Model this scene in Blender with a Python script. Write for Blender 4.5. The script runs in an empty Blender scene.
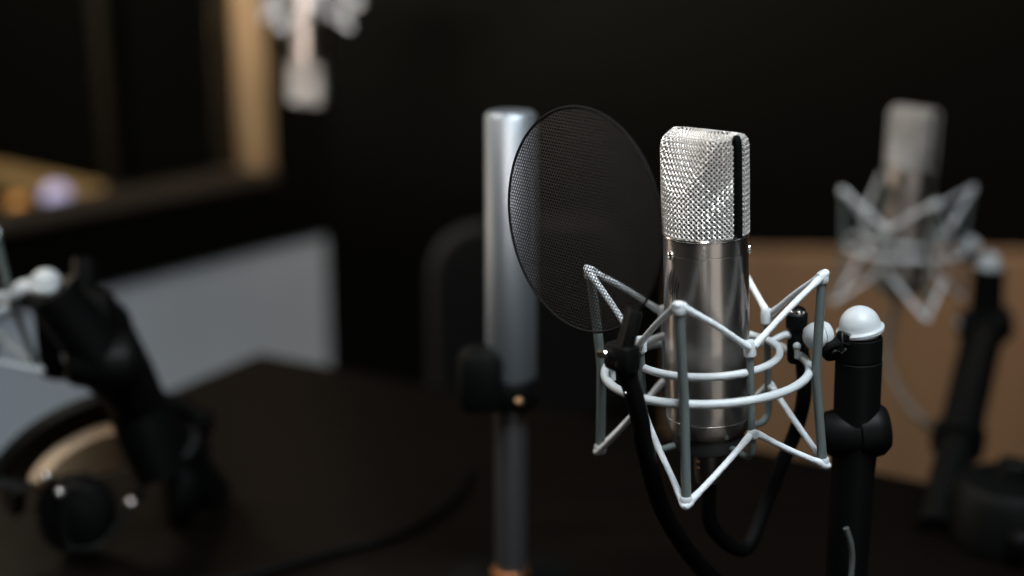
import bpy, bmesh, math, random
from mathutils import Vector, Matrix, Euler
random.seed(7)
V = Vector
SC = bpy.context.scene
COL = SC.collection
PI = math.pi
R = math.radians

# ------------------------------------------------------------------ camera
CAM_Z = 1.35
PITCH = 0.269
F = 50.0 / 36.0 * 1024
cs, sn = math.cos(PITCH), math.sin(PITCH)
cam_d = bpy.data.cameras.new('camera')
cam = bpy.data.objects.new('camera', cam_d)
COL.objects.link(cam)
cam.location = (0, 0, CAM_Z)
cam.rotation_euler = (PI / 2 - PITCH, 0, 0)
cam_d.lens = 50.0
cam_d.sensor_width = 36.0
cam_d.clip_start = 0.02
cam_d.dof.use_dof = True
cam_d.dof.focus_distance = 0.915
cam_d.dof.aperture_fstop = 1.85
cam_d.dof.aperture_blades = 0
SC.camera = cam


def ray(px, py):
    u = 288 - py
    return V((px - 512, F * cs + u * sn, -F * sn + u * cs))


def W(px, py, y):
    "point of the room seen at a pixel, y metres in front of the camera"
    r = ray(px, py)
    p = r * (y / r.y)
    return V((p.x, p.y, p.z + CAM_Z))


def on_z(px, py, z):
    r = ray(px, py)
    p = r * ((z - CAM_Z) / r.z)
    return V((p.x, p.y, z))


# ------------------------------------------------------------------ materials
def mat(name, col, rough=0.5, metal=0.0, spec=0.5, noise=0.0, nscale=30.0, bump=0.0, aniso=0.0, stretch=(1, 1, 1), emit=None, sheen=0.0, coat=0.0):
    m = bpy.data.materials.new(name)
    m.use_nodes = True
    nt = m.node_tree
    b = nt.nodes['Principled BSDF']
    b.inputs['Base Color'].default_value = (*col, 1)
    b.inputs['Roughness'].default_value = rough
    b.inputs['Metallic'].default_value = metal
    b.inputs['Specular IOR Level'].default_value = spec
    b.inputs['Anisotropic'].default_value = aniso
    b.inputs['Coat Weight'].default_value = coat
    if emit:
        b.inputs['Emission Color'].default_value = (*emit[0], 1)
        b.inputs['Emission Strength'].default_value = emit[1]
    if noise or bump:
        tc = nt.nodes.new('ShaderNodeTexCoord')
        mp = nt.nodes.new('ShaderNodeMapping')
        mp.inputs['Scale'].default_value = stretch
        n = nt.nodes.new('ShaderNodeTexNoise')
        n.inputs['Scale'].default_value = nscale
        n.inputs['Detail'].default_value = 5
        nt.links.new(tc.outputs['Object'], mp.inputs['Vector'])
        nt.links.new(mp.outputs['Vector'], n.inputs['Vector'])
        if noise:
            r = nt.nodes.new('ShaderNodeValToRGB')
            r.color_ramp.elements[0].position = 0.3
            r.color_ramp.elements[1].position = 0.7
            r.color_ramp.elements[0].color = (*[c * (1 - noise) for c in col], 1)
            r.color_ramp.elements[1].color = (*[min(1, c * (1 + noise)) for c in col], 1)
            nt.links.new(n.outputs['Fac'], r.inputs['Fac'])
            nt.links.new(r.outputs['Color'], b.inputs['Base Color'])
        if bump:
            bp = nt.nodes.new('ShaderNodeBump')
            bp.inputs['Strength'].default_value = bump
            bp.inputs['Distance'].default_value = 0.002
            nt.links.new(n.outputs['Fac'], bp.inputs['Height'])
            nt.links.new(bp.outputs['Normal'], b.inputs['Normal'])
    return m


NICKEL = mat('satin_nickel', (.45, .415, .385), .30, 1.0, aniso=.75, noise=.03, nscale=90, stretch=(1, 1, .02))
_nt = NICKEL.node_tree
_tg = _nt.nodes.new('ShaderNodeTangent')
_tg.direction_type = 'RADIAL'
_tg.axis = 'Z'
_nt.links.new(_tg.outputs[0], _nt.nodes['Principled BSDF'].inputs['Tangent'])
_nt.nodes['Principled BSDF'].inputs['Anisotropic Rotation'].default_value = .25
RIM = mat('polished_rim', (.78, .76, .73), .22, 1.0)
WIRE = mat('grille_wire', (.60, .59, .57), .52, .85)
LINER = mat('dark_liner', (.018, .017, .016), .7, .3)
GREY = mat('light_grey_paint', (.48, .52, .54), .42, noise=.03, nscale=60)
SHADEGREY = mat('shaded_grey_paint', (.10, .122, .12), .45, noise=.04, nscale=60)  # the same light grey paint, darkened to carry the shade on upright rods
ELAST = mat('woven_elastic', (.66, .71, .745), .65, noise=.06, nscale=400, bump=.3)
BLACK = mat('black_plastic', (.0022, .0025, .0025), .5, spec=.13, noise=.1, nscale=40)
MATTE = mat('matte_black', (.004, .0042, .0042), .75, spec=.15, noise=.1, nscale=60)
FILTER = mat('black_perforated_metal', (.007, .007, .007), .42, .0, spec=.4, noise=.15, nscale=300)
RUBBER = mat('black_rubber', (.0022, .0022, .0024), .6, spec=.08, noise=.1, nscale=80)
CHROME = mat('chrome', (.82, .80, .77), .15, 1.0)
BRASS = mat('brass_contact', (.80, .50, .27), .28, 1.0)
COPPER = mat('copper_fitting', (.85, .36, .16), .32, 1.0)
ETCH = mat('etched_mark', (.012, .011, .010), .7)
POLE = mat('brushed_pole', (.33, .37, .41), .46, .85, noise=.05, nscale=30, stretch=(1, 1, .05))
TAN = mat('tan_wall_board', (.235, .152, .092), .6, spec=.3, noise=.08, nscale=5, stretch=(3, 3, .5))
BLACKWALL = mat('black_acoustic_cloth', (.0032, .0032, .0026), 1.0, spec=.03, noise=.2, nscale=120)
GREYWALL = mat('grey_wall_paint', (.47, .54, .62), .8, spec=.2, noise=.03, nscale=12)
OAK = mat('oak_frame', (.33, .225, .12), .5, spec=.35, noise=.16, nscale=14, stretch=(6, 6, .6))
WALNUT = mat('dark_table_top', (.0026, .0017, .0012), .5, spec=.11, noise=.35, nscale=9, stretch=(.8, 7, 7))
FLOORM = mat('dark_carpet', (.050, .042, .036), .95, spec=.1, noise=.2, nscale=150)
TANPAD = mat('tan_leather', (.62, .44, .28), .4, spec=.5, noise=.08, nscale=70, bump=.1)
CONSOLE = mat('console_wood', (.46, .31, .16), .5, noise=.15, nscale=12, stretch=(1, 5, 5))
CEIL = mat('dark_ceiling', (.02, .02, .02), .95, spec=.1, noise=.1, nscale=40)
LAV = mat('lavender_lamp', (.5, .45, .7), .4, emit=((.62, .56, .92), 1.0))
ORANGE = mat('orange_lamp', (.7, .35, .1), .4, emit=((1.0, .42, .12), .6))


def glass_mat():
    m = bpy.data.materials.new('window_glass')
    m.use_nodes = True
    nt = m.node_tree
    nt.nodes.remove(nt.nodes['Principled BSDF'])
    t = nt.nodes.new('ShaderNodeBsdfTransparent')
    t.inputs['Color'].default_value = (.86, .88, .87, 1)
    g = nt.nodes.new('ShaderNodeBsdfGlossy')
    g.inputs['Roughness'].default_value = .03
    fr = nt.nodes.new('ShaderNodeFresnel')
    fr.inputs['IOR'].default_value = 1.35
    mx = nt.nodes.new('ShaderNodeMixShader')
    nt.links.new(fr.outputs['Fac'], mx.inputs['Fac'])
    nt.links.new(t.outputs[0], mx.inputs[1])
    nt.links.new(g.outputs[0], mx.inputs[2])
    nt.links.new(mx.outputs[0], nt.nodes['Material Output'].inputs['Surface'])
    return m


GLASS = glass_mat()


# ------------------------------------------------------------------ mesh builder
def catmull(pts, k=8, closed=False):
    pts = [V(p) for p in pts]
    n = len(pts)
    out = []
    rng = range(n) if closed else range(n - 1)
    for i in rng:
        if closed:
            a, b, c, d = pts[(i - 1) % n], pts[i], pts[(i + 1) % n], pts[(i + 2) % n]
        else:
            b, c = pts[i], pts[i + 1]
            a = pts[i - 1] if i else b * 2 - c
            d = pts[i + 2] if i + 2 < n else c * 2 - b
        for j in range(k):
            t = j / k
            out.append(.5 * ((2 * b) + (c - a) * t + (2 * a - 5 * b + 4 * c - d) * t * t + (3 * b - a - 3 * c + d) * t ** 3))
    if not closed:
        out.append(pts[-1])
    return out


def align(d, up=None):
    "rotation taking +z to d"
    d = V(d).normalized()
    return d.to_track_quat('Z', 'Y').to_matrix().to_4x4()


class MB:
    def __init__(s):
        s.v, s.f = [], []

    def add(s, vs, fs, M=None):
        o = len(s.v)
        if M is not None:
            vs = [M @ V(p) for p in vs]
        s.v += [tuple(p) for p in vs]
        s.f += [tuple(o + i for i in f) for f in fs]
        return s

    def tube(s, path, r, n=10, closed=False):
        path = [V(p) for p in path]
        m = len(path)
        rs = r if isinstance(r, (list, tuple)) else [r] * m
        T = []
        for i in range(m):
            a = path[(i - 1) % m] if closed or i else path[0]
            b = path[(i + 1) % m] if closed or i < m - 1 else path[-1]
            T.append((b - a).normalized())
        nrm = T[0].orthogonal().normalized()
        N = [nrm]
        for i in range(1, m):
            q = T[i - 1].rotation_difference(T[i])
            nrm = (q @ nrm)
            nrm = (nrm - T[i] * nrm.dot(T[i])).normalized()
            N.append(nrm)
        tw = 0
        if closed:
            q = T[-1].rotation_difference(T[0])
            e = q @ N[-1]
            tw = math.atan2(T[0].dot(e.cross(N[0])), e.dot(N[0]))
        vs, fs = [], []
        for i in range(m):
            B = T[i].cross(N[i])
            a0 = tw * i / m
            for k in range(n):
                a = 2 * PI * k / n + a0
                vs.append(path[i] + (N[i] * math.cos(a) + B * math.sin(a)) * rs[i])
        for i in range(m if closed else m - 1):
            j = (i + 1) % m
            for k in range(n):
                k2 = (k + 1) % n
                fs.append((i * n + k, i * n + k2, j * n + k2, j * n + k))
        if not closed:
            fs.append(tuple(reversed(range(n))))
            fs.append(tuple((m - 1) * n + k for k in range(n)))
        return s.add(vs, fs)

    def lathe(s, prof, n=32, M=None):
        vs, fs = [], []
        for r, z in prof:
            for k in range(n):
                a = 2 * PI * k / n
                vs.append(V((r * math.cos(a), r * math.sin(a), z)))
        m = len(prof)
        for i in range(m - 1):
            for k in range(n):
                k2 = (k + 1) % n
                fs.append((i * n + k, i * n + k2, (i + 1) * n + k2, (i + 1) * n + k))
        if prof[0][0] > 1e-6:
            fs.append(tuple(reversed(range(n))))
        if prof[-1][0] > 1e-6:
            fs.append(tuple((m - 1) * n + k for k in range(n)))
        return s.add(vs, fs, M)

    def rod(s, a, b, r, bev=.001, n=24):
        "bevelled cylinder from a to b"
        a, b = V(a), V(b)
        L = (b - a).length
        M = Matrix.Translation(a) @ align(b - a)
        return s.lathe([(r - bev, 0), (r, bev), (r, L - bev), (r - bev, L)], n, M)

    def ball(s, c, r, n=20, M=None):
        pr = [(max(r * math.sin(t), 1e-7 if 0 < i < n // 2 else 0), -r * math.cos(t)) for i, t in [(i, PI * i / (n // 2)) for i in range(n // 2 + 1)]]
        return s.lathe(pr, n, Matrix.Translation(c) @ (M or Matrix()))

    def box(s, c, size, bev=.003, M=None, seg=2):
        bm = bmesh.new()
        bmesh.ops.create_cube(bm, size=1)
        for v in bm.verts:
            v.co = V((v.co.x * size[0], v.co.y * size[1], v.co.z * size[2]))
        if bev:
            bmesh.ops.bevel(bm, geom=bm.edges[:], offset=bev, segments=seg, profile=.5, affect='EDGES')
        bm.verts.index_update()
        vs = [v.co + V(c) for v in bm.verts]
        fs = [[v.index for v in f.verts] for f in bm.faces]
        bm.free()
        return s.add(vs, fs, M)

    def prism(s, outline, d0, d1, M=None):
        "closed outline in xz extruded along y"
        n = len(outline)
        vs = [V((x, d0, z)) for x, z in outline] + [V((x, d1, z)) for x, z in outline]
        fs = [tuple(range(n)), tuple(reversed(range(n, 2 * n)))]
        fs += [(i, n + i, n + (i + 1) % n, (i + 1) % n) for i in range(n)]
        return s.add(vs, fs, M)

    def build(s, name, material, parent=None, smooth=True, angle=40):
        me = bpy.data.meshes.new(name)
        me.from_pydata(s.v, [], s.f)
        bm = bmesh.new()
        bm.from_mesh(me)
        bmesh.ops.remove_doubles(bm, verts=bm.verts[:], dist=1e-7)
        bmesh.ops.recalc_face_normals(bm, faces=bm.faces[:])
        if smooth:
            for f in bm.faces:
                f.smooth = True
            for e in bm.edges:
                if len(e.link_faces) == 2 and e.calc_face_angle(0) > R(angle):
                    e.smooth = False
        bm.to_mesh(me)
        bm.free()
        me.materials.append(material)
        o = bpy.data.objects.new(name, me)
        COL.objects.link(o)
        if parent:
            o.parent = parent
        return o


def tag(o, label, cat, group=None, kind=None):
    if label:
        o['label'] = label
    if cat:
        o['category'] = cat
    if group:
        o['group'] = group
    if kind:
        o['kind'] = kind
    return o


def empty(name, M, label, cat, group=None):
    o = bpy.data.objects.new(name, None)
    o.empty_display_size = .03
    COL.objects.link(o)
    o.matrix_world = M
    return tag(o, label, cat, group)


def struct(name, mb, m, parent=None, smooth=False):
    o = mb.build(name, m, parent, smooth)
    if not parent:
        o['kind'] = 'structure'
    return o


def copy_children(src, dst, skip=()):
    for ch in [c for c in COL.objects if c.parent == src]:
        if ch.name.split('.')[0] in skip:
            continue
        c = ch.copy()
        COL.objects.link(c)
        c.parent = dst
        copy_children(ch, c)


# ------------------------------------------------------------------ room
WO = V((-.432, 3.2, 0))
WU = V((.636, .772, 0)).normalized()
WN = V((-WU.y, WU.x, 0))
WM = Matrix(((WU.x, WN.x, 0, WO.x), (WU.y, WN.y, 0, WO.y), (0, 0, 1, 0), (0, 0, 0, 1)))


def slab(x0, x1, y0, y1, z0, z1, M=None, mb=None, bev=0):
    mb = mb or MB()
    return mb.box(((x0 + x1) / 2, (y0 + y1) / 2, (z0 + z1) / 2), (x1 - x0, y1 - y0, z1 - z0), bev, M)


struct('floor', slab(-4.2, 4.2, -3.5, 6.2, -.1, 0), FLOORM)
struct('ceiling', slab(-4.2, 4.2, -3.5, 6.2, 2.6, 2.7), CEIL)
# left wall: grey painted below, black cloth above, with the window opening
OS0, OS1, OZ0, OZ1 = -2.05, -.175, .765, 1.95
struct('wall_left', slab(-4.4, 0, 0, .10, 0, .60, WM), GREYWALL)
mb = slab(-4.4, 0, -.012, .10, .60, OZ0, WM)
slab(-4.4, OS0, -.012, .10, OZ0, 2.6, WM, mb)
slab(OS1, 0, -.012, .10, OZ0, 2.6, WM, mb)
slab(OS0, OS1, -.012, .10, OZ1, 2.6, WM, mb)
struct('trim_1', mb, BLACKWALL)
SILLWOOD = mat('sill_wood', (.06, .047, .034), .6, spec=.3, noise=.16, nscale=14, stretch=(1, 6, 6))  # sill wood, set darker than the frame
win = empty('window_1', WM @ Matrix.Translation((-1.1, 0, OZ0)), None, None)
win['kind'] = 'structure'
IW = (WM @ Matrix.Translation((-1.1, 0, OZ0))).inverted() @ WM
mb = MB()
slab(-.213, -.165, -.026, .036, .752, 2.0, IW, mb, .004)
slab(-2.10, -2.045, -.026, .085, .752, 2.0, IW, mb, .004)
slab(-2.10, -.15, -.026, .085, 1.945, 2.0, IW, mb, .004)
mb.build('window_frame', OAK, win)
slab(-2.11, -.160, -.034, .055, .752, .779, IW, None, .005).build('window_sill', SILLWOOD, win)
slab(-2.06, -.19, .040, .046, .77, 1.96, IW).build('window_pane', GLASS, win, False)
# back wall, black cloth, with a tan board dado along its right half
BU = V((1, -.045, 0)).normalized()
BN = V((.045, 1, 0)).normalized()
BM = Matrix(((BU.x, BN.x, 0, WO.x), (BU.y, BN.y, 0, WO.y), (0, 0, 1, 0), (0, 0, 0, 1)))
struct('wall_back', slab(0, 4.6, 0, .1, 0, 2.6, BM), BLACKWALL)
mb = MB()
slab(.80, 4.6, -.03, 0, 0, .575, BM, mb, .004)
struct('trim_2', mb, TAN)

# beyond the glass: the dark next room with a pale shelf on its wall
CZ = W(107, 190, 3.5).z
struct('wall_far', slab(-.10, 0, .10, 3.2, 0, 2.6, WM), BLACKWALL)
con = empty('wall_shelf', WM @ Matrix.Translation((-.10, .64, CZ - .055)), 'pale wooden shelf seen through the window glass at far left', 'shelf')
slab(-.05, 0, 0, 1.5, 0, .055, None, None, .008).build('board', CONSOLE, con)
slab(-.05, 0, -.05, -.003, -.05, 1.1, None, None, .006).build('end_post', mat('dark_post', (.02, .014, .008), .6, noise=.1), con)
for y in (.2, 1.2):
    slab(-.04, 0, y - .015, y + .015, -.09, 0, None, None, .004).build('bracket', BLACK, con)
for px, py, Y, r, m, lab in ((57, 197, 3.22, .031, LAV, 'round lavender lamp glowing beyond the window, on the pale desk'), (18, 206, 3.02, .022, ORANGE, 'small orange lamp glowing dimly at the window sill, far left of the photo')):
    p = W(px, py, Y)
    e = empty('signal_lamp', Matrix.Translation((p.x, p.y, 0)), lab, 'lamp')
    MB().ball((0, 0, p.z), r, 24).build('bulb', m, e)
    MB().lathe([(.05, 0), (.05, .012), (.012, .02), (.010, .1), (.010, p.z - r - .014), (.022, p.z - r - .008), (.022, p.z - r + .01)], 20).build('lamp_stem', BLACK, e)

# ------------------------------------------------------------------ table
TZ = .75
tc = on_z(260, 352, TZ)
tu = V((-math.sin(R(29.4)), -math.cos(R(29.4)), 0))     # near edge direction
tv = V((math.cos(R(29.4)), -math.sin(R(29.4)), 0))      # along the far edge, to the right
TM = Matrix(((tv.x, tu.x, 0, tc.x), (tv.y, tu.y, 0, tc.y), (0, 0, 1, 0), (0, 0, 0, 1)))
tab = empty('studio_table', Matrix.Translation((tc.x, tc.y, 0)), 'large dark wooden table under the microphone stands', 'table')
TL = Matrix.Translation((-tc.x, -tc.y, 0)) @ TM
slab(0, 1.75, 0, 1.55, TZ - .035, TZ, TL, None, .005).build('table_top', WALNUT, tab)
for x in (.08, 1.67):
    for y in (.08, 1.47):
        slab(x - .03, x + .03, y - .03, y + .03, 0, TZ - .035, TL, None, .004).build('leg', BLACK, tab)
mb = slab(.08, 1.67, .09, .11, TZ - .11, TZ - .035, TL)
mb.build('apron', BLACK, tab)


# ------------------------------------------------------------------ microphone
MR = .0277
HB, HT = .1481, .2100        # grille bottom and edge of its roof
RIDGE = .0030
ZA = .176


def thalf(z):
    if z <= ZA:
        return MR
    return MR * (1 - .42 * (z - ZA) / (HT - ZA))


def head_pt(th, z, inset=0.0):
    "th measured from the front (-y) toward +x"
    t = thalf(z)
    r = MR - .0004
    c = abs(math.cos(th))
    if c * r > t:
        # blend a little at the crease
        r = t / c
    if z < ZA - .001:
        pass
    # rounded shoulder just under the roof
    if z > HT - .006:
        k = (z - (HT - .006)) / .006
        r *= 1 - .07 * k * k
    r -= inset
    return V((r * math.sin(th), -r * math.cos(th), z))


def roof_pt(th, q, inset=0.0):
    "q 0 at the wall edge, 1 on the ridge line"
    e = head_pt(th, HT, inset)
    y = e.y * (1 - q)
    return V((e.x * (1 - .0 * q), y, HT - inset * .5 + RIDGE * math.sin(q * PI / 2)))


def head_surface(th, s, inset=0.0):
    H = HT - HB
    if s <= H:
        return head_pt(th, HB + s, inset)
    t = thalf(HT) * .93
    return roof_pt(th, min(1, (s - H) / t), inset)


def woven(side):
    "woven wire cloth over one half of the head"
    mb = MB()
    H = HT - HB
    t = thalf(HT) * .93
    S = H + t
    a0, a1 = R(-80.5), R(80.5)
    rad, amp = .00058, .00060

    def P(a, s, off):
        th = a0 + (a1 - a0) * a
        p = head_surface(th, s)
        e = 1e-3
        d1 = head_surface(th + e, s) - head_surface(th - e, s)
        d2 = head_surface(th, min(S, s + 2e-4)) - head_surface(th, max(0, s - 2e-4))
        n = d1.cross(d2)
        n = n.normalized() if n.length > 1e-12 else V((0, 0, 1))
        p = p + n * off
        return V((p.x, p.y, p.z)) if side > 0 else V((-p.x, -p.y, p.z))
    # two families of wires crossing on the diagonal, plain weave
    L = MR * (a1 - a0)
    p = .0033
    for fam in (1, -1):
        for i in range(-40, 80):
            path = []
            for j2 in range(-80, 170):
                j = j2 / 2
                if fam > 0:
                    u, v = (i + j) * p / 2, (j - i) * p / 2
                else:
                    u, v = (j + i) * p / 2, (i - j) * p / 2
                if not (0 <= u <= L and 0 <= v <= S):
                    continue
                ph = 0 if j2 % 2 else (1 if (i + j2 // 2) % 2 == 0 else -1) * fam
                path.append(P(u / L, v, ph * amp))
            if len(path) > 2:
                mb.tube(path, rad, 5)
    return mb


def make_mic(M, label):
    mic = empty('condenser_microphone', M, label, 'microphone', 'large condenser microphones')
    n = 64
    # body with seam, chamfer and groove
    MB().lathe([(.0255, .0125), (.0262, .0134), (MR - .0004, .0155), (MR, .0172), (MR, .0226), (MR - .0006, .0229), (MR - .0006, .0234), (MR, .0237),
                (MR, .1361), (MR - .0005, .1363), (MR - .0005, .1367), (MR, .1369), (MR, .1466), (.024, .1470)], n).build('body', NICKEL, mic)
    MB().lathe([(.0250, .1466), (MR + .0004, .1466), (MR + .0007, .1472), (MR + .0005, .1480), (MR - .0004, .1486), (.0250, .1487)], n).build('rim', RIM, mic)
    MB().lathe([(MR - .0003, .0231 - .0007), (MR + .00025, .0231 - .0003), (MR + .00025, .0231 + .0003), (MR - .0003, .0231 + .0007)], n).build('groove_ring', RIM, mic)
    MB().lathe([(.0150, .0004), (.0215, 0), (.0236, .0012), (.0243, .004), (.0240, .0120), (.0255, .0126), (.010, .0127)], n).build('base_collar', mat('dark_collar', (.05, .05, .05), .5, .5), mic)
    # grille
    woven(1).build('grille', WIRE, mic)
    woven(-1).build('grille', WIRE, mic)
    mb = MB()
    NT, NZ = 72, 20
    vs, fs = [], []
    H = HT - HB
    for j in range(NZ + 1):
        for i in range(NT):
            th = 2 * PI * i / NT
            vs.append(head_pt(th, HB + H * j / NZ, .0017))
    for j in range(NZ):
        for i in range(NT):
            fs.append((j * NT + i, j * NT + (i + 1) % NT, (j + 1) * NT + (i + 1) % NT, (j + 1) * NT + i))
    top = len(vs)
    vs.append(V((0, 0, HT + .0012)))
    for i in range(NT):
        fs.append((NZ * NT + i, NZ * NT + (i + 1) % NT, top))
    mb.add(vs, fs)
    mb.build('grille_liner', LINER, mic)
    # black seam hoop between the two halves, running over the roof
    w = .0024
    path, th = [], .0
    xo = MR + .0007
    rr = .006
    zt = HT + RIDGE + .0006
    out, inn = [], []
    pts = [(xo, HB - .0006)]
    for k in range(7):
        a = PI / 2 * k / 6
        pts.append((xo - rr + rr * math.cos(a), zt - rr + rr * math.sin(a)))
    pts += [(-x, z) for x, z in reversed(pts)]
    vs, fs = [], []
    for x, z in pts:
        L = math.hypot(x, z - (HB + .02))
        nx, nz = (math.copysign(1, x), 0)
        sc = (MR - .0022) / xo
        xi, zi = x * sc, HB + (z - HB) * .955 if z > HB else z
        for (xx, zz, yy) in ((x, z, -w), (x, z, w), (xi, zi, w), (xi, zi, -w)):
            vs.append(V((xx, yy, zz)))
    for i in range(len(pts) - 1):
        for k in range(4):
            fs.append((i * 4 + k, i * 4 + (k + 1) % 4, (i + 1) * 4 + (k + 1) % 4, (i + 1) * 4 + k))
    fs += [(3, 2, 1, 0), tuple((len(pts) - 1) * 4 + k for k in range(4))]
    MB().add(vs, fs).build('seam_band', BLACK, mic, angle=30)
    # two small screws on the seam line
    for a in (R(-12), R(128)):
        d = V((math.sin(a), -math.cos(a), 0))
        s = MB().lathe([(.0030, -.001), (.0031, .0006), (.0025, .0015), (.0008, .0018), (0, .0008)], 16, Matrix.Translation(d * MR + V((0, 0, .1364))) @ align(d)).build('screw', CHROME, mic)
    # etched emblem: a fan of slender blades
    mb = MB()

    def blade(pts, w0):
        c = catmull([V((x, 0, z)) for x, z in pts], 8)
        vs, fs = [], []
        m = len(c)
        for i, p in enumerate(c):
            ww = 1.1 * w0 * math.sin(PI * (.06 + .9 * i / (m - 1)))
            for sgn in (-1, 1):
                aa = (p.x + sgn * ww) / MR + R(-8)
                vs.append(V(((MR + .00012) * math.sin(aa), -(MR + .00012) * math.cos(aa), p.z)))
        for i in range(m - 1):
            fs.append((i * 2, i * 2 + 1, i * 2 + 3, i * 2 + 2))
        mb.add(vs, fs)
    z0 = .1075
    blade([(-.0048, z0 + .003), (-.0046, z0 + .010), (-.0030, z0 + .016), (-.0008, z0 + .0205)], .0008)
    blade([(-.0030, z0), (-.0030, z0 + .007), (-.0018, z0 + .013), (-.0006, z0 + .0185)], .0007)
    blade([(-.0008, z0 - .003), (-.0010, z0 + .006), (0, z0 + .013), (.0016, z0 + .022)], .0008)
    blade([(.0012, z0), (.0010, z0 + .006), (.0024, z0 + .012), (.0034, z0 + .0165)], .0007)
    blade([(.0032, z0 - .002), (.0030, z0 + .004), (.0042, z0 + .010), (.0048, z0 + .014)], .0008)
    blade([(-.0042, z0 - .001), (-.0020, z0 + .004), (.0015, z0 + .0065), (.0046, z0 + .009)], .0005)
    mb.build('emblem', ETCH, mic, False)
    return mic


def copy_mic(src, M, label):
    o = src.copy()
    COL.objects.link(o)
    o.matrix_world = M
    o['label'] = label
    copy_children(src, o)
    return o


# ------------------------------------------------------------------ shock mount
ZB = .1113                   # local height of the mount's reference plane
TIP_T, TIP_B = .0158 + ZB, 0.0
RT_, RB_ = .0762, .0756
ZR_O, ZR_I = -.0494 + ZB, -.0381 + ZB
RO, RI = .0672, .0482
VT, VB = -.0204 + ZB, -.0726 + ZB


def cyl(r, az, z):
    return V((r * math.sin(az), -r * math.cos(az), z))


def make_mount(M, label, elastic_sag=True):
    mo = empty('shock_mount', M, label, 'shock mount', 'wire cage shock mounts')
    ring = [cyl(RO, 2 * PI * k / 72, ZR_O) for k in range(72)]
    MB().tube(ring, .0029, 12, True).build('outer_ring', GREY, mo)
    ring = [cyl(RI, 2 * PI * k / 72, ZR_I) for k in range(72)]
    MB().tube(ring, .0026, 12, True).build('inner_ring', GREY, mo)
    for k in range(4):
        a = k * PI / 2
        p = MB().tube(catmull([cyl(RB_, a, TIP_B), cyl(RO + .0052, a, ZR_O - .012), cyl(RO + .0048, a, ZR_O + .002), cyl(RO + .0054, a, ZR_O + .014), cyl(RT_, a, TIP_T)], 6), .0031, 12).build('post', SHADEGREY, mo)
        for z, rr, sgn in ((TIP_T, RT_, 1), (TIP_B, RB_, -1)):
            MB().lathe([(.0036, -.004 * sgn), (.0042, -.003 * sgn), (.0042, .001 * sgn), (.0032, .0026 * sgn), (0, .003 * sgn)], 16, Matrix.Translation(cyl(rr, a, z))).build('tip_cap', GREY, p)
        a += PI / 4
        dz = (0.0062, -.0062, 0, 0)[(k + 1) % 4] if False else {0: -.0065, 3: .0065}.get(k, 0)
        zb = VB + dz
        foot = [cyl(RI + .0015, a, VT + .0005), cyl(RI + .0015, a, ZR_I + .004), cyl(RI + .0015, a, zb + .012), cyl(RI + .0015, a, .0235), cyl(RI - .001, a, .0165), cyl(RI - .006, a, .0140), cyl(.0272, a, .0140)]
        p = MB().tube(catmull(foot, 6), .0024, 10).build('inner_post', SHADEGREY, mo)
        MB().lathe([(.0030, -.007), (.0040, -.006), (.0042, .001), (.0030, .0034), (0, .004)], 14, Matrix.Translation(cyl(RI + .0015, a, VT))).build('hook', GREY, p)
        MB().rod(cyl(RI, a, zb), cyl(RI + .006, a, zb), .0034, .001, 14).build('hook', GREY, p)
    for top in (1, 0):
        mb = MB()
        for k in range(4):
            a = k * PI / 2
            for sg, kk in ((1, k), (-1, (k - 1) % 4)):
                dz = 0 if top else {0: -.0065, 3: .0065}.get(kk, 0)
                A = cyl(RT_ if top else RB_, a + sg * R(1.8), TIP_T + .0006 if top else TIP_B + .0004)
                B = cyl(RI + .0035, a + sg * (PI / 4) - sg * R(2.5), (VT if top else VB) + dz)
                mid = (A + B) / 2 + V((0, 0, .0012 if top else -.001))
                mb.tube(catmull([A, mid, B], 6), [.0025] * 2 + [.0021] * 9 + [.0025] * 2, 10)
        for k in range(4):
            a = k * PI / 2
            z = TIP_T + .0006 if top else TIP_B + .0004
            mb.tube(catmull([cyl(RT_ - .001, a - R(2.2), z), cyl(RT_ + .0022, a, z + (.0020 if top else -.0020)), cyl(RT_ - .001, a + R(2.2), z)], 5), .0026, 10)
        mb.build('upper_elastic' if top else 'lower_elastic', ELAST, mo)
    # small ball studs standing on the outer ring
    for a in (R(-62), R(118), R(-152)):
        mb = MB()
        c = cyl(RO - .004, a, ZR_O)
        mb.rod(c, c + V((0, 0, .007)), .0018, .0004, 10)
        mb.ball(c + V((0, 0, .0085)), .0027, 14)
        mb.build('stud', GREY, mo)
    return mo


def copy_mount(src, M, label):
    o = src.copy()
    COL.objects.link(o)
    o.matrix_world = M
    o['label'] = label
    copy_children(src, o, skip=('swivel_arm', 'swivel_head', 'clamp_plate', 'thumb_nut', 'clamp_knob', 'lock_screw'))
    return o


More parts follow.
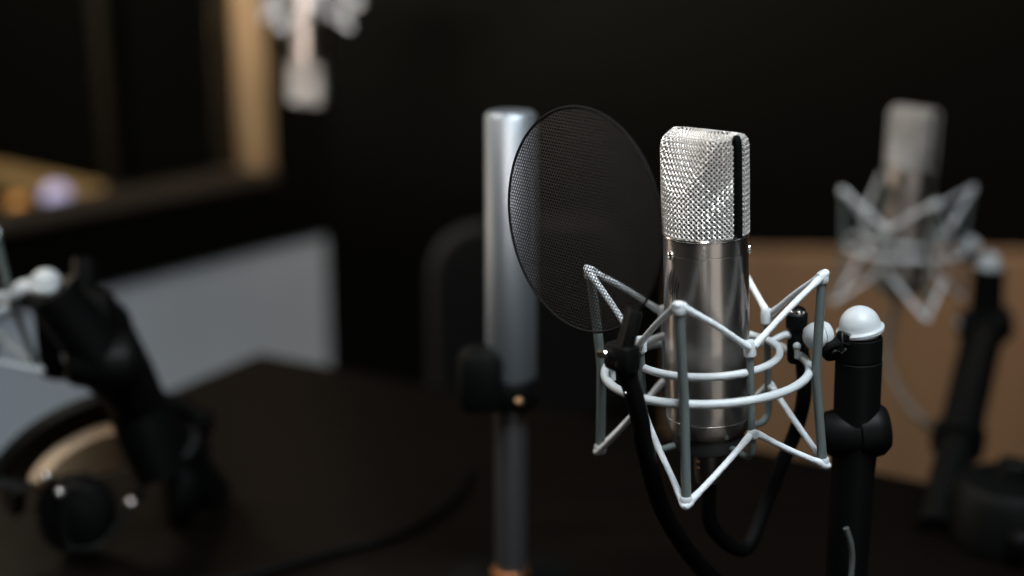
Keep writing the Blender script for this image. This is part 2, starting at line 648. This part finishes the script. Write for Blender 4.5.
def mount_arm(mo, dome_w, az, detail=True, swivel=None):
    "swivel from the ring to the head of the stand; dome_w in world space"
    bpy.context.view_layer.update()
    I = mo.matrix_world.inverted()
    d = I @ V(dome_w)
    ri = cyl(RI, az, ZR_I)
    ro = cyl(RO, az, ZR_O)
    out = cyl(RO + .008, az, (ZR_O + ZR_I) / 2 + .004)
    sw = (I @ V(swivel)) if swivel else out.lerp(d, .38) + V((0, 0, .001))
    MB().tube(catmull([ri, ri.lerp(out, .45) + V((0, 0, .004)), out, sw], 8), [.0026] * 8 + [.0030] * 8 + [.0036] * 9, 12).build('swivel_arm', GREY, mo)
    ax = (d - sw).normalized()
    M = Matrix.Translation(sw) @ align(ax)
    h = MB()
    h.lathe([(0, -.0092), (.004, -.0086), (.0075, -.0062), (.0092, -.002), (.0094, .0010), (.0086, .0014), (.0086, .0024), (.0094, .0028), (.0092, .0058), (.0075, .0085), (0, .0090)], 28, M)
    h.build('swivel_head', GREY, mo)
    side = ax.cross(V((0, 0, 1))).normalized()
    n = side if side.y < 0 else -side
    n = (n + V((0, 0, -.45))).normalized()
    M2 = Matrix.Translation(sw.lerp(d, .22) + n * .006 + V((0, 0, -.006))) @ align(n)
    MB().lathe([(.0066, -.003), (.0078, -.002), (.0078, .004), (.0066, .0052), (.0035, .0054), (.0030, .0066), (0, .0068)], 24, M2).build('thumb_nut', BLACK, mo)
    t0, t1 = sw.lerp(d, .45), sw.lerp(d, .98) + V((0, 0, -.006))
    L = (t1 - t0).length
    MB().box((0, 0, L / 2), (.009, .0055, L), .0015, Matrix.Translation(t0 + n * .004) @ align(t1 - t0)).build('clamp_plate', BLACK, mo)
    MB().tube([t0 + n * .0085 + V((0, 0, .004)), t0.lerp(t1, .5) + n * .0085 + V((0, 0, .003)), t0.lerp(t1, .55) + n * .0085 - V((0, 0, .003)), t0 + n * .0085 - V((0, 0, .002))], .0009, 8, True).build('lock_screw', CHROME, mo)
    MB().rod(M2 @ V((.004, .0, .0064)), M2 @ V((.0075, .0035, .0064)), .0009, .0003, 10).build('lock_screw', CHROME, mo)
    if detail:
        k0 = cyl(RO - .001, az, ZR_O - .006)
        top = k0 + V((.0015, 0, .037))
        mb = MB()
        mb.lathe([(.0046, 0), (.0058, .002), (.0062, .012), (.0056, .0235), (.0072, .025), (.0074, .0345), (.0060, .036), (.003, .0362)], 20, Matrix.Translation(k0) @ align(top - k0))
        kn = mb.build('clamp_knob', BLACK, mo)
        MB().lathe([(.0062, 0), (.0060, .0016), (.0040, .0034), (0, .0042)], 18, Matrix.Translation(top - V((0, 0, .0015)))).build('lock_screw', CHROME, mo)


def stand_dome(st, c, axis, s=1.0):
    M = Matrix.Translation(c) @ align(axis)
    pr = [(.0118, -.0075), (.0128, -.0062), (.0136, -.0042), (.0156, -.0036), (.0158, -.0016), (.0142, -.0008)]
    for k in range(9):
        a = PI / 2 * k / 8
        pr.append((.0137 * math.cos(a), .0137 * math.sin(a) * 1.0))
    pr[-1] = (0, .0137)
    MB().lathe([(r * s, z * s) for r, z in pr], 32, M).build('dome_cap', GREY, st)


def make_stand(name, dome, dome_axis, knuckle, foot, label, kn_axis=(1, 0, .12), pr=.0155, lr=.0145, base=True, ks=1.0):
    "desk stand: dome cap, post, barrel knuckle, lower tube, base plate"
    dome, knuckle, foot = V(dome), V(knuckle), V(foot)
    st = empty(name, Matrix.Translation(foot), label, 'microphone stand', 'black jointed microphone stands')
    o = foot
    stand_dome(st, dome - o, dome_axis)
    d = (knuckle - dome).normalized()
    a = dome + d * .006
    L = (knuckle - a).length
    MB().lathe([(pr * .80, 0), (pr * .98, .0015), (pr * .98, .016), (pr * .94, .0165), (pr * .94, .0175), (pr, .018), (pr * 1.0, L * .8), (pr * 1.06, L)], 28, Matrix.Translation(a - o) @ align(d)).build('post', BLACK, st)
    ka = V(kn_axis).normalized()
    hl = .0225
    MB().lathe([(r_ * ks, z_ * ks) for r_, z_ in ((.006, -hl - .001), (.0125, -hl), (.0155, -hl + .004), (.0172, -.008), (.0178, 0), (.0190, .001), (.0190, .012), (.0182, hl - .006), (.0140, hl - .0012), (.004, hl))], 32, Matrix.Translation(knuckle - o) @ align(ka)).build('knuckle', BLACK, st)
    MB().lathe([(.0058, -.001), (.0062, .001), (.0056, .003), (0, .0038)], 18, Matrix.Translation(knuckle - o - ka * (hl * ks + .0005) + V((0, 0, .006))) @ align(-ka)).build('pivot_bolt', GREY, st)
    d = (foot - knuckle).normalized()
    L = (foot - knuckle).length
    MB().lathe([(lr * 1.1, .004), (lr * 1.02, .02), (lr, .03), (lr * .96, L * .55), (lr * 1.2, L * .56), (lr * 1.2, L * .56 + .02), (lr * .85, L * .56 + .022), (lr * .85, L - .006)], 28, Matrix.Translation(knuckle - o) @ align(d)).build('lower_tube', BLACK, st)
    if base:
        MB().lathe([(.050, 0), (.052, .002), (.050, .008), (.030, .012), (.022, .020), (.020, .03)], 40).build('base_plate', BLACK, st)
    return st


def frame(P, ax, az):
    ax = V(ax).normalized()
    e1 = (V((1, 0, 0)) - ax * ax.x).normalized()
    e2 = ax.cross(e1)
    M = Matrix(((e1.x, e2.x, ax.x, P.x), (e1.y, e2.y, ax.y, P.y), (e1.z, e2.z, ax.z, P.z), (0, 0, 0, 1)))
    return M @ Matrix.Rotation(az, 4, 'Z')


# ---- main rig
AX = V((math.sin(-.0665), 0, 1)).normalized()
P0 = V((.1255, .8951, -.2534 + CAM_Z))
M_mount = frame(P0 - AX * ZB, AX, R(-18.25))
AXM = V((math.sin(-.048), 0, 1)).normalized()
base_w = P0 - AX * .09 - AXM * .0134
M_mic = frame(base_w, AXM, R(-48))
mic = make_mic(M_mic, 'sharp silver condenser microphone held upright in the grey cage at centre')
mount = make_mount(M_mount, 'sharp light grey wire cage shock mount around the central microphone')
DOME = W(860, 326, .905)
mount_arm(mount, DOME, R(90 + 18.25 + 18), True, W(817, 336, .895))
KN = W(856, 431, .905)
FT = W(836, 720, .90)
FT = KN + (FT - KN) * ((TZ - KN.z) / (FT.z - KN.z))
stand = make_stand('microphone_stand', DOME, V((-.22, -.05, 1)), KN, FT, 'black jointed stand with light grey dome cap right of the central microphone')


# cable clipped to the clamp, dropping behind the cage to the microphone's socket
def cable(name, pts, r, label, group=None):
    p = catmull(pts, 10)
    o = V(pts[0])
    ob = MB().tube([q - o for q in p], r, 10).build(name, RUBBER)
    ob.location = o
    return tag(ob, label, 'cable', group)


I = M_mic
sock = empty('cable_plug', M_mic @ Matrix.Translation((0, 0, -.0265)), 'small dark plug with brass contacts under the central microphone', 'plug')
MB().lathe([(.006, 0), (.0085, .001), (.0095, .006), (.0095, .0262), (.008, .0262)], 28).build('sleeve', mat('dark_metal', (.16, .15, .14), .4, .8), sock)
for z in (.013, .0175, .022):
    a = R(-6)
    MB().ball((.0092 * math.sin(a), -.0092 * math.cos(a), z), .0014, 12).build('contact', BRASS, sock)
pl = M_mic @ V((0, 0, -.0262))
cable('microphone_cable', [pl, pl + V((.004, .004, -.035)), pl + V((.030, .020, -.060)), W(765, 505, .935), W(781, 465, .935), W(796, 430, .935), W(804, 395, .93), W(803, 365, .93), W(801, 348, .93)], .0052,
      'thick black cable hanging between the grey cage and its stand')
cable('stand_lead', [W(846, 528, .875), W(851, 545, .875), W(852, 562, .875), W(849, 590, .872), W(840, 640, .868), on_z(830, 700, TZ + .004)], .0022, 'thin grey lead curving down the lower tube of the sharp stand').data.materials[0] = mat('grey_lead', (.06, .065, .065), .5, noise=.1)

# ---- pop filter
PF = W(581, 220.5, .862)
FN = V((-math.sin(R(50.5)), -math.cos(R(50.5)), .0)).normalized()
FB = V((FN.y * -1, FN.x, 0)).normalized()      # to the right and nearer
if FB.x < 0:
    FB = -FB
dd = PF.y * cs - (PF.z - CAM_Z) * sn
PR = 113.5 * dd / F


def make_filter(C, Rr, label, arm_pts, arm=True):
    """perforated disc; local x along the disc, y along its normal, z up"""
    M = Matrix(((FB.x, -FN.x, 0, C.x), (FB.y, -FN.y, 0, C.y), (0, 0, 1, C.z), (0, 0, 0, 1)))
    pf = empty('pop_filter', M, label, 'pop filter')
    pitch = .0024
    hole = .00097
    vs, fs = [], []
    idx = {}

    def vid(p):
        k = (round(p[0] * 1e6), round(p[1] * 1e6))
        if k not in idx:
            idx[k] = len(vs)
            x, z = p
            rr = min(1, math.hypot(x, z) / Rr)
            vs.append(V((x, -.0025 * (1 - rr * rr), z)))
        return idx[k]
    A = pitch / math.sqrt(3)
    n = int(Rr / pitch) + 3
    for i in range(-n * 2, n * 2 + 1):
        for j in range(-n * 2, n * 2 + 1):
            x = pitch * (i + j * .5)
            z = pitch * j * math.sqrt(3) / 2
            if math.hypot(x, z) > Rr - pitch * .45:
                continue
            for k in range(6):
                a, b = R(30 + 60 * k), R(90 + 60 * k)
                o1 = (x + A * math.cos(a), z + A * math.sin(a))
                o2 = (x + A * math.cos(b), z + A * math.sin(b))
                i1 = (x + hole * math.cos(a), z + hole * math.sin(a))
                i2 = (x + hole * math.cos(b), z + hole * math.sin(b))
                fs.append((vid(o1), vid(o2), vid(i2), vid(i1)))
    mb = MB()
    mb.add(vs, fs)
    d = mb.build('perforated_disc', FILTER, pf, True)
    so = d.modifiers.new('thickness', 'SOLIDIFY')
    so.thickness = .0002
    hoop = [V((Rr * math.cos(2 * PI * k / 96), 0, Rr * math.sin(2 * PI * k / 96))) for k in range(96)]
    MB().tube(hoop, .0009, 8, True).build('hoop', MATTE, pf)
    if arm:
        Mi = M.inverted()
        pts = [Mi @ V(p) for p in arm_pts]
        MB().tube(catmull(pts, 10), .0060, 12).build('gooseneck', RUBBER, pf)
        c = pts[0]
        e = V((Rr * math.cos(R(-48)), 0, Rr * math.sin(R(-48))))
        MB().box((0, 0, (c - e).length / 2), (.016, .009, (c - e).length + .014), .003, Matrix.Translation(e) @ align(c - e)).build('rim_clip', BLACK, pf)
        MB().box(c, (.022, .014, .018), .004).build('clamp_block', BLACK, pf)
        MB().rod(c + V((-.011, -.009, .001)), c + V((-.003, -.009, .003)), .0026, .0008, 14).build('clamp_screw', CHROME, pf)
        q = pts[2]
        MB().rod(q + V((.001, -.0075, .001)), q + V((.001, -.0058, .001)), .0012, .0003, 12).build('clamp_screw', CHROME, pf)
    return pf


arm_pts = [W(622, 357, .825), W(626, 372, .826), W(633, 392, .828), W(640, 420, .832), W(645, 450, .84), W(668, 520, .87), W(720, 585, .92), W(790, 612, .925), W(838, 600, .912)]
make_filter(PF, PR, 'round black perforated pop filter left of the central microphone', arm_pts)

# ---- right rig, out of focus
RAX = V((.012, .0, 1)).normalized()
RP = W(907, 204, 1.58)
RM = frame(RP - RAX * ZB, RAX, R(8))
rmount = copy_mount(mount, RM, 'blurred grey wire cage at right, in front of the tan board')
rm_mic = frame(RP - RAX * .1034, RAX, R(-50))
copy_mic(mic, rm_mic, 'blurred upright microphone at right with pinkish grille')
rd = W(989, 264, 1.575)
mount_arm(rmount, rd, R(102), True)
rk = W(985, 325, 1.575)
rf = on_z(936, 535, TZ)
rs = make_stand('microphone_stand', rd, V((0, 0, 1)), rk, rf, 'blurred black stand at right leaning down to the table edge', lr=.023, pr=.0185, ks=1.3, base=False)
cable('microphone_cable', [rm_mic @ V((0, 0, .002)), W(886, 352, 1.56), W(892, 375, 1.53), W(905, 400, 1.50), W(922, 420, 1.47), W(945, 438, 1.48)], .0052, 'blurred cable looping from right microphone to its leaning stand').data.materials[0] = mat('brown_grey_cable', (.09, .075, .06), .5, noise=.1)
# dark boom clamp beside the right stand
q = on_z(1006, 540, TZ)
cl = empty('table_clamp', Matrix.Translation(q), 'black rounded clamp on the table at lower right corner', 'clamp')
MB().lathe([(.050, 0), (.054, .004), (.054, .05), (.046, .062), (.02, .066)], 36).build('clamp_body', BLACK, cl)
MB().rod((-.01, -.056, .03), (-.01, -.075, .03), .010, .003).build('clamp_screw', BLACK, cl)
MB().rod((0, 0, .06), (.004, .002, .082), .017, .004).build('clamp_post', BLACK, cl)

# ---- left rig, partly outside the frame
LAX = V((-.24, .05, 1)).normalized()
LB = W(-45, 391, 1.2)
LM = frame(LB, LAX, R(6))
lmount = copy_mount(mount, LM, 'blurred grey wire cage cut off by left edge')
lmic = frame(LM @ V((0, 0, ZB - .1034)), LAX, R(-20))
copy_mic(mic, lmic, 'blurred tilted microphone inside the cage at the left edge')
ld = W(46, 284, 1.2)
mount_arm(lmount, ld, R(84), False)
lk = W(104, 362, 1.215)
lf = on_z(214, 498, TZ)
ls = make_stand('microphone_stand', ld, V((.1, 0, 1)), lk, lf, 'blurred black stand with white dome cap at far left', pr=.024, lr=.025, kn_axis=(1, .3, -.1), ks=1.4, base=False)
o = lf
MB().tube([p - o for p in (W(85, 258, 1.27), W(86, 300, 1.26), W(92, 345, 1.25))], .011, 16).build('rear_rod', BLACK, ls)
pts = [W(104, 325, 1.265), W(124, 375, 1.262), W(147, 430, 1.258), W(162, 475, 1.255)]
MB().tube([p - o for p in pts], [.024, .028, .028, .024], 20).build('boom_tube', BLACK, ls)
MB().ball(pts[0] - o, .0255, 20).build('boom_tube_end', BLACK, ls)
MB().box(W(78, 335, 1.235) - o, (.075, .034, .085), .014).build('swivel_block', BLACK, ls)

# ---- hanging microphone, top left
HAX = V((-.035, .06, -1)).normalized()
HP = W(306, 34, 2.25)
e1 = V((1, 0, 0))
HM = frame(HP - HAX * (ZB + .034), HAX, R(22))
hmount = copy_mount(mount, HM, 'blurred grey wire cage hanging at top of the photo')
copy_mic(mic, frame(HP - HAX * .1034, HAX, R(20)), 'blurred upside-down microphone hanging beside the window frame')
hd = HM @ V((.0995, .02, ZB - .03))
mount_arm(hmount, hd, R(95), True)
ht = V((hd.x + .35, hd.y + .12, 2.6))
hs = empty('hanging_boom', Matrix.Translation(ht), 'dark boom arm holding the upside-down microphone from above', 'boom arm')
stand_dome(hs, hd - ht, V((.1, 0, -1)))
k1 = hd + V((.02, .01, .08))
k2 = hd + V((.30, .10, .22))
MB().rod(hd - ht, k1 - ht, .0155).build('post', BLACK, hs)
MB().ball(k1 - ht, .021, 20).build('knuckle', BLACK, hs)
MB().rod(k1 - ht, k2 - ht, .014).build('arm', BLACK, hs)
MB().ball(k2 - ht, .02, 20).build('knuckle', BLACK, hs)
MB().rod(k2 - ht, (0, 0, 0), .014).build('drop_tube', BLACK, hs)

# ---- silver column stand in the middle distance
cb = on_z(511, 588, TZ)
top = W(512, 112, cb.y)
hgt = top.z - TZ
cut = W(511, 385, cb.y).z - TZ
st = empty('silver_column', Matrix.Translation(cb), 'blurred silver column standing on the table behind the pop filter', 'column')
MB().lathe([(.0205, cut), (.0215, cut + .002), (.0215, hgt - .003), (.019, hgt), (.0, hgt)], 36).build('upper_tube', POLE, st)
MB().lathe([(.0140, .01), (.0140, cut)], 30).build('lower_tube', mat('dark_steel', (.22, .22, .23), .4, .9), st)
MB().lathe([(.0225, cut - .018), (.0245, cut - .015), (.0245, cut + .006), (.0225, cut + .009)], 32).build('collar', BLACK, st)
MB().box((-.026, -.012, cut + .010), (.038, .040, .056), .011).build('clamp_block', BLACK, st)
MB().rod((.004, -.0245, cut - .006), (.010, -.0275, cut - .006), .0030, .0008, 12).build('clamp_screw', BRASS, st)
MB().lathe([(.060, 0), (.062, .002), (.060, .007), (.024, .011), (.018, .013)], 40).build('base_plate', BLACK, st)
MB().lathe([(.0155, .012), (.0175, .013), (.0175, .019), (.0155, .020)], 30).build('base_ring', COPPER, st)

# ---- chair behind the table
ch = V((W(530, 300, 2.2).x, 2.2, 0))
M = Matrix.Translation(ch) @ Matrix.Rotation(R(14), 4, 'Z')
chair = empty('chair', M, 'dark chair with rounded backrest, barely visible behind the silver column', 'chair')
mb = MB()
out = []
for sx, sz, a0 in ((1, 1, 0), (-1, 1, 90), (-1, -1, 180), (1, -1, 270)):
    for k in range(6):
        a = R(a0 + 18 * k)
        out.append((sx * .085 + .07 * math.cos(a), .685 + sz * .09 + .07 * math.sin(a)))
mb.prism(out, -.015, .015)
mb.build('backrest', MATTE, chair)
fr = [V((x, 0, z)) for x, z in out]
MB().tube(fr, .011, 10, True).build('back_frame', mat('brown_chair_frame', (.006, .0045, .003), .7, noise=.1), chair)
slab(-.21, .21, -.42, .0, .43, .48, None, None, .02).build('seat', MATTE, chair)
for x in (-.18, .18):
    for y in (-.38, -.03):
        slab(x - .014, x + .014, y - .014, y + .014, 0, .43, None, None, .004).build('leg', BLACK, chair)
    MB().rod((x * .6, 0, .46), (x * .6, 0, .62), .012).build('back_support', BLACK, chair)

# ---- headphones lying on the table, lower left
hp0 = on_z(80, 552, TZ)
hp = empty('headphones', Matrix.Translation(hp0), 'blurred black headphones with tan band pad on the table at lower left', 'headphones')
c1 = V((0, 0, .040))
ca = V((.06, -.93, .12)).normalized()
cup = [(.0, .022), (.012, .0235), (.018, .021), (.030, .019), (.036, .012), (.038, 0), (.036, -.010), (.030, -.014), (0, -.014)]
MB().lathe(list(reversed(cup)), 36, Matrix.Translation(c1) @ align(ca)).build('ear_cup', BLACK, hp)
c2 = V((.074, .066, .040))
MB().lathe(list(reversed(cup)), 36, Matrix.Translation(c2) @ align(V((.85, .5, .1)))).build('ear_cup', BLACK, hp)
band = catmull([c1 + V((-.036, .0, .010)), V((-.040, .012, .058)), V((-.020, .030, .078)), V((.012, .050, .090)), V((.046, .066, .088)), V((.074, .076, .068)), c2 + V((0, .0, .03))], 8)


def strap(path, w, t, off=0):
    mb = MB()
    vs, fs = [], []
    m = len(path)
    for i, p in enumerate(path):
        T = (path[min(i + 1, m - 1)] - path[max(i - 1, 0)]).normalized()
        S = V((.1, -.5, .85)).normalized()
        S = (S - T * S.dot(T)).normalized()
        N = T.cross(S)
        if N.y > 0:
            N = -N
        for a, b in ((-1, -1), (1, -1), (1, 1), (-1, 1)):
            vs.append(p + S * (a * w / 2) + N * (b * t / 2 + off))
    for i in range(m - 1):
        for k in range(4):
            fs.append((i * 4 + k, i * 4 + (k + 1) % 4, (i + 1) * 4 + (k + 1) % 4, (i + 1) * 4 + k))
    fs += [(3, 2, 1, 0), tuple((m - 1) * 4 + k for k in range(4))]
    return mb.add(vs, fs)


bc = V((.02, .04, .03))
strap([bc + (p - bc) * 1.45 if p.z > .06 else p + (p - bc) * (.45 * max(0, (p.z - .04) / .02)) for p in band], .050, .012).build('headband', BLACK, hp)
pad = strap(band[7:-7], .056, .014, .008).build('band_pad', TANPAD, hp)
pad['label'] = 'tan padded cover on the headband'
for p in (W(60, 493, hp0.y - .026), W(131, 503, hp0.y + .01), W(46, 477, hp0.y - .01)):
    MB().ball(p - hp0, .0055, 14).build('rivet', RIM, hp)

y1, y2, y3 = (W(46, 477, hp0.y - .01) - hp0, W(60, 493, hp0.y - .026) - hp0, W(131, 503, hp0.y + .01) - hp0)
MB().tube(catmull([y1, y2 + V((0, .004, 0)), c1 + V((0, -.034, -.016)), c1 + V((.030, -.030, -.018)), y3 + V((0, .004, -.002)), c1 + V((.052, .03, .006)), c2 + V((-.03, .0, 0))], 8), .0032, 10).build('yoke', BLACK, hp)

# loose cable across the table
cable('loose_cable', [on_z(150, 590, TZ + .004), on_z(250, 574, TZ + .004), on_z(330, 552, TZ + .004), on_z(400, 533, TZ + .004), on_z(452, 500, TZ + .004), on_z(470, 470, TZ + .004)], .0040, 'thin dark cable curving across the table left of the silver column')


# ------------------------------------------------------------------ light
def area(name, loc, target, sx, sy, power, col, spread=180):
    d = bpy.data.lights.new(name, 'AREA')
    d.shape = 'RECTANGLE'
    d.size, d.size_y = sx, sy
    d.energy = power
    d.color = col
    d.spread = R(spread)
    o = bpy.data.objects.new(name, d)
    COL.objects.link(o)
    o.location = loc
    o.rotation_euler = (V(target) - V(loc)).to_track_quat('-Z', 'Y').to_euler()
    return o


MC = (P0.x, P0.y, P0.z)
area('ceiling_panel_light', (.36, .30, 2.5), MC, .8, .6, 7, (.88, .95, 1.0), 66)
area('left_fill_light', (-.95, 1.05, 2.3), MC, .5, .5, 4.0, (1.0, .95, .90), 100)  # unseen fill, added to brighten the left side of the grille
area('hanging_mic_fill', (-.75, -1.3, 1.95), (-.28, 1.9, 1.74), 1.1, .6, 19, (1.0, .89, .82), 25)  # unseen narrow fill, added to whiten the hanging microphone's body
area('rear_soft_fill', (1.0, -1.6, .95), MC, 1.25, 1.5, 5.6, (1.0, .92, .85))  # unseen soft source, added for the bright strip on the microphone body
area('warm_edge_fill', (-1.25, 1.65, 1.0), MC, .3, .7, 3.2, (1.0, .80, .62))  # unseen warm fill, added for the tan left edge of the body
area('warm_wall_light', (-.95, 1.55, 2.25), (-.35, 2.2, 1.2), .4, .4, 6.5, (1.0, .86, .68))
area('grey_wall_fill', (-.80, 1.5, 1.5), (-.98, 2.45, .35), .4, .3, 2.6, (.84, .93, 1.0), 120)  # unseen cool fill, added so the grey panel brightens to the left
area('back_wall_light', (1.2, 2.2, 2.5), (1.1, 3.1, .35), .7, .3, 14, (1.0, .86, .72), 100)
area('next_room_fill', (-1.75, 2.95, 2.0), (-1.15, 3.45, .7), .4, .4, 24, (1.0, .84, .62))  # unseen fill, added to light the shelf beyond the glass

w = bpy.data.worlds.new('world')
SC.world = w
w.use_nodes = True
w.node_tree.nodes['Background'].inputs['Color'].default_value = (.75, .85, 1.0, 1)
w.node_tree.nodes['Background'].inputs['Strength'].default_value = .01

SC.view_settings.view_transform = 'Standard'
SC.view_settings.look = 'None'
SC.view_settings.exposure = 0
SC.view_settings.gamma = 1
SC.view_settings.use_curve_mapping = False
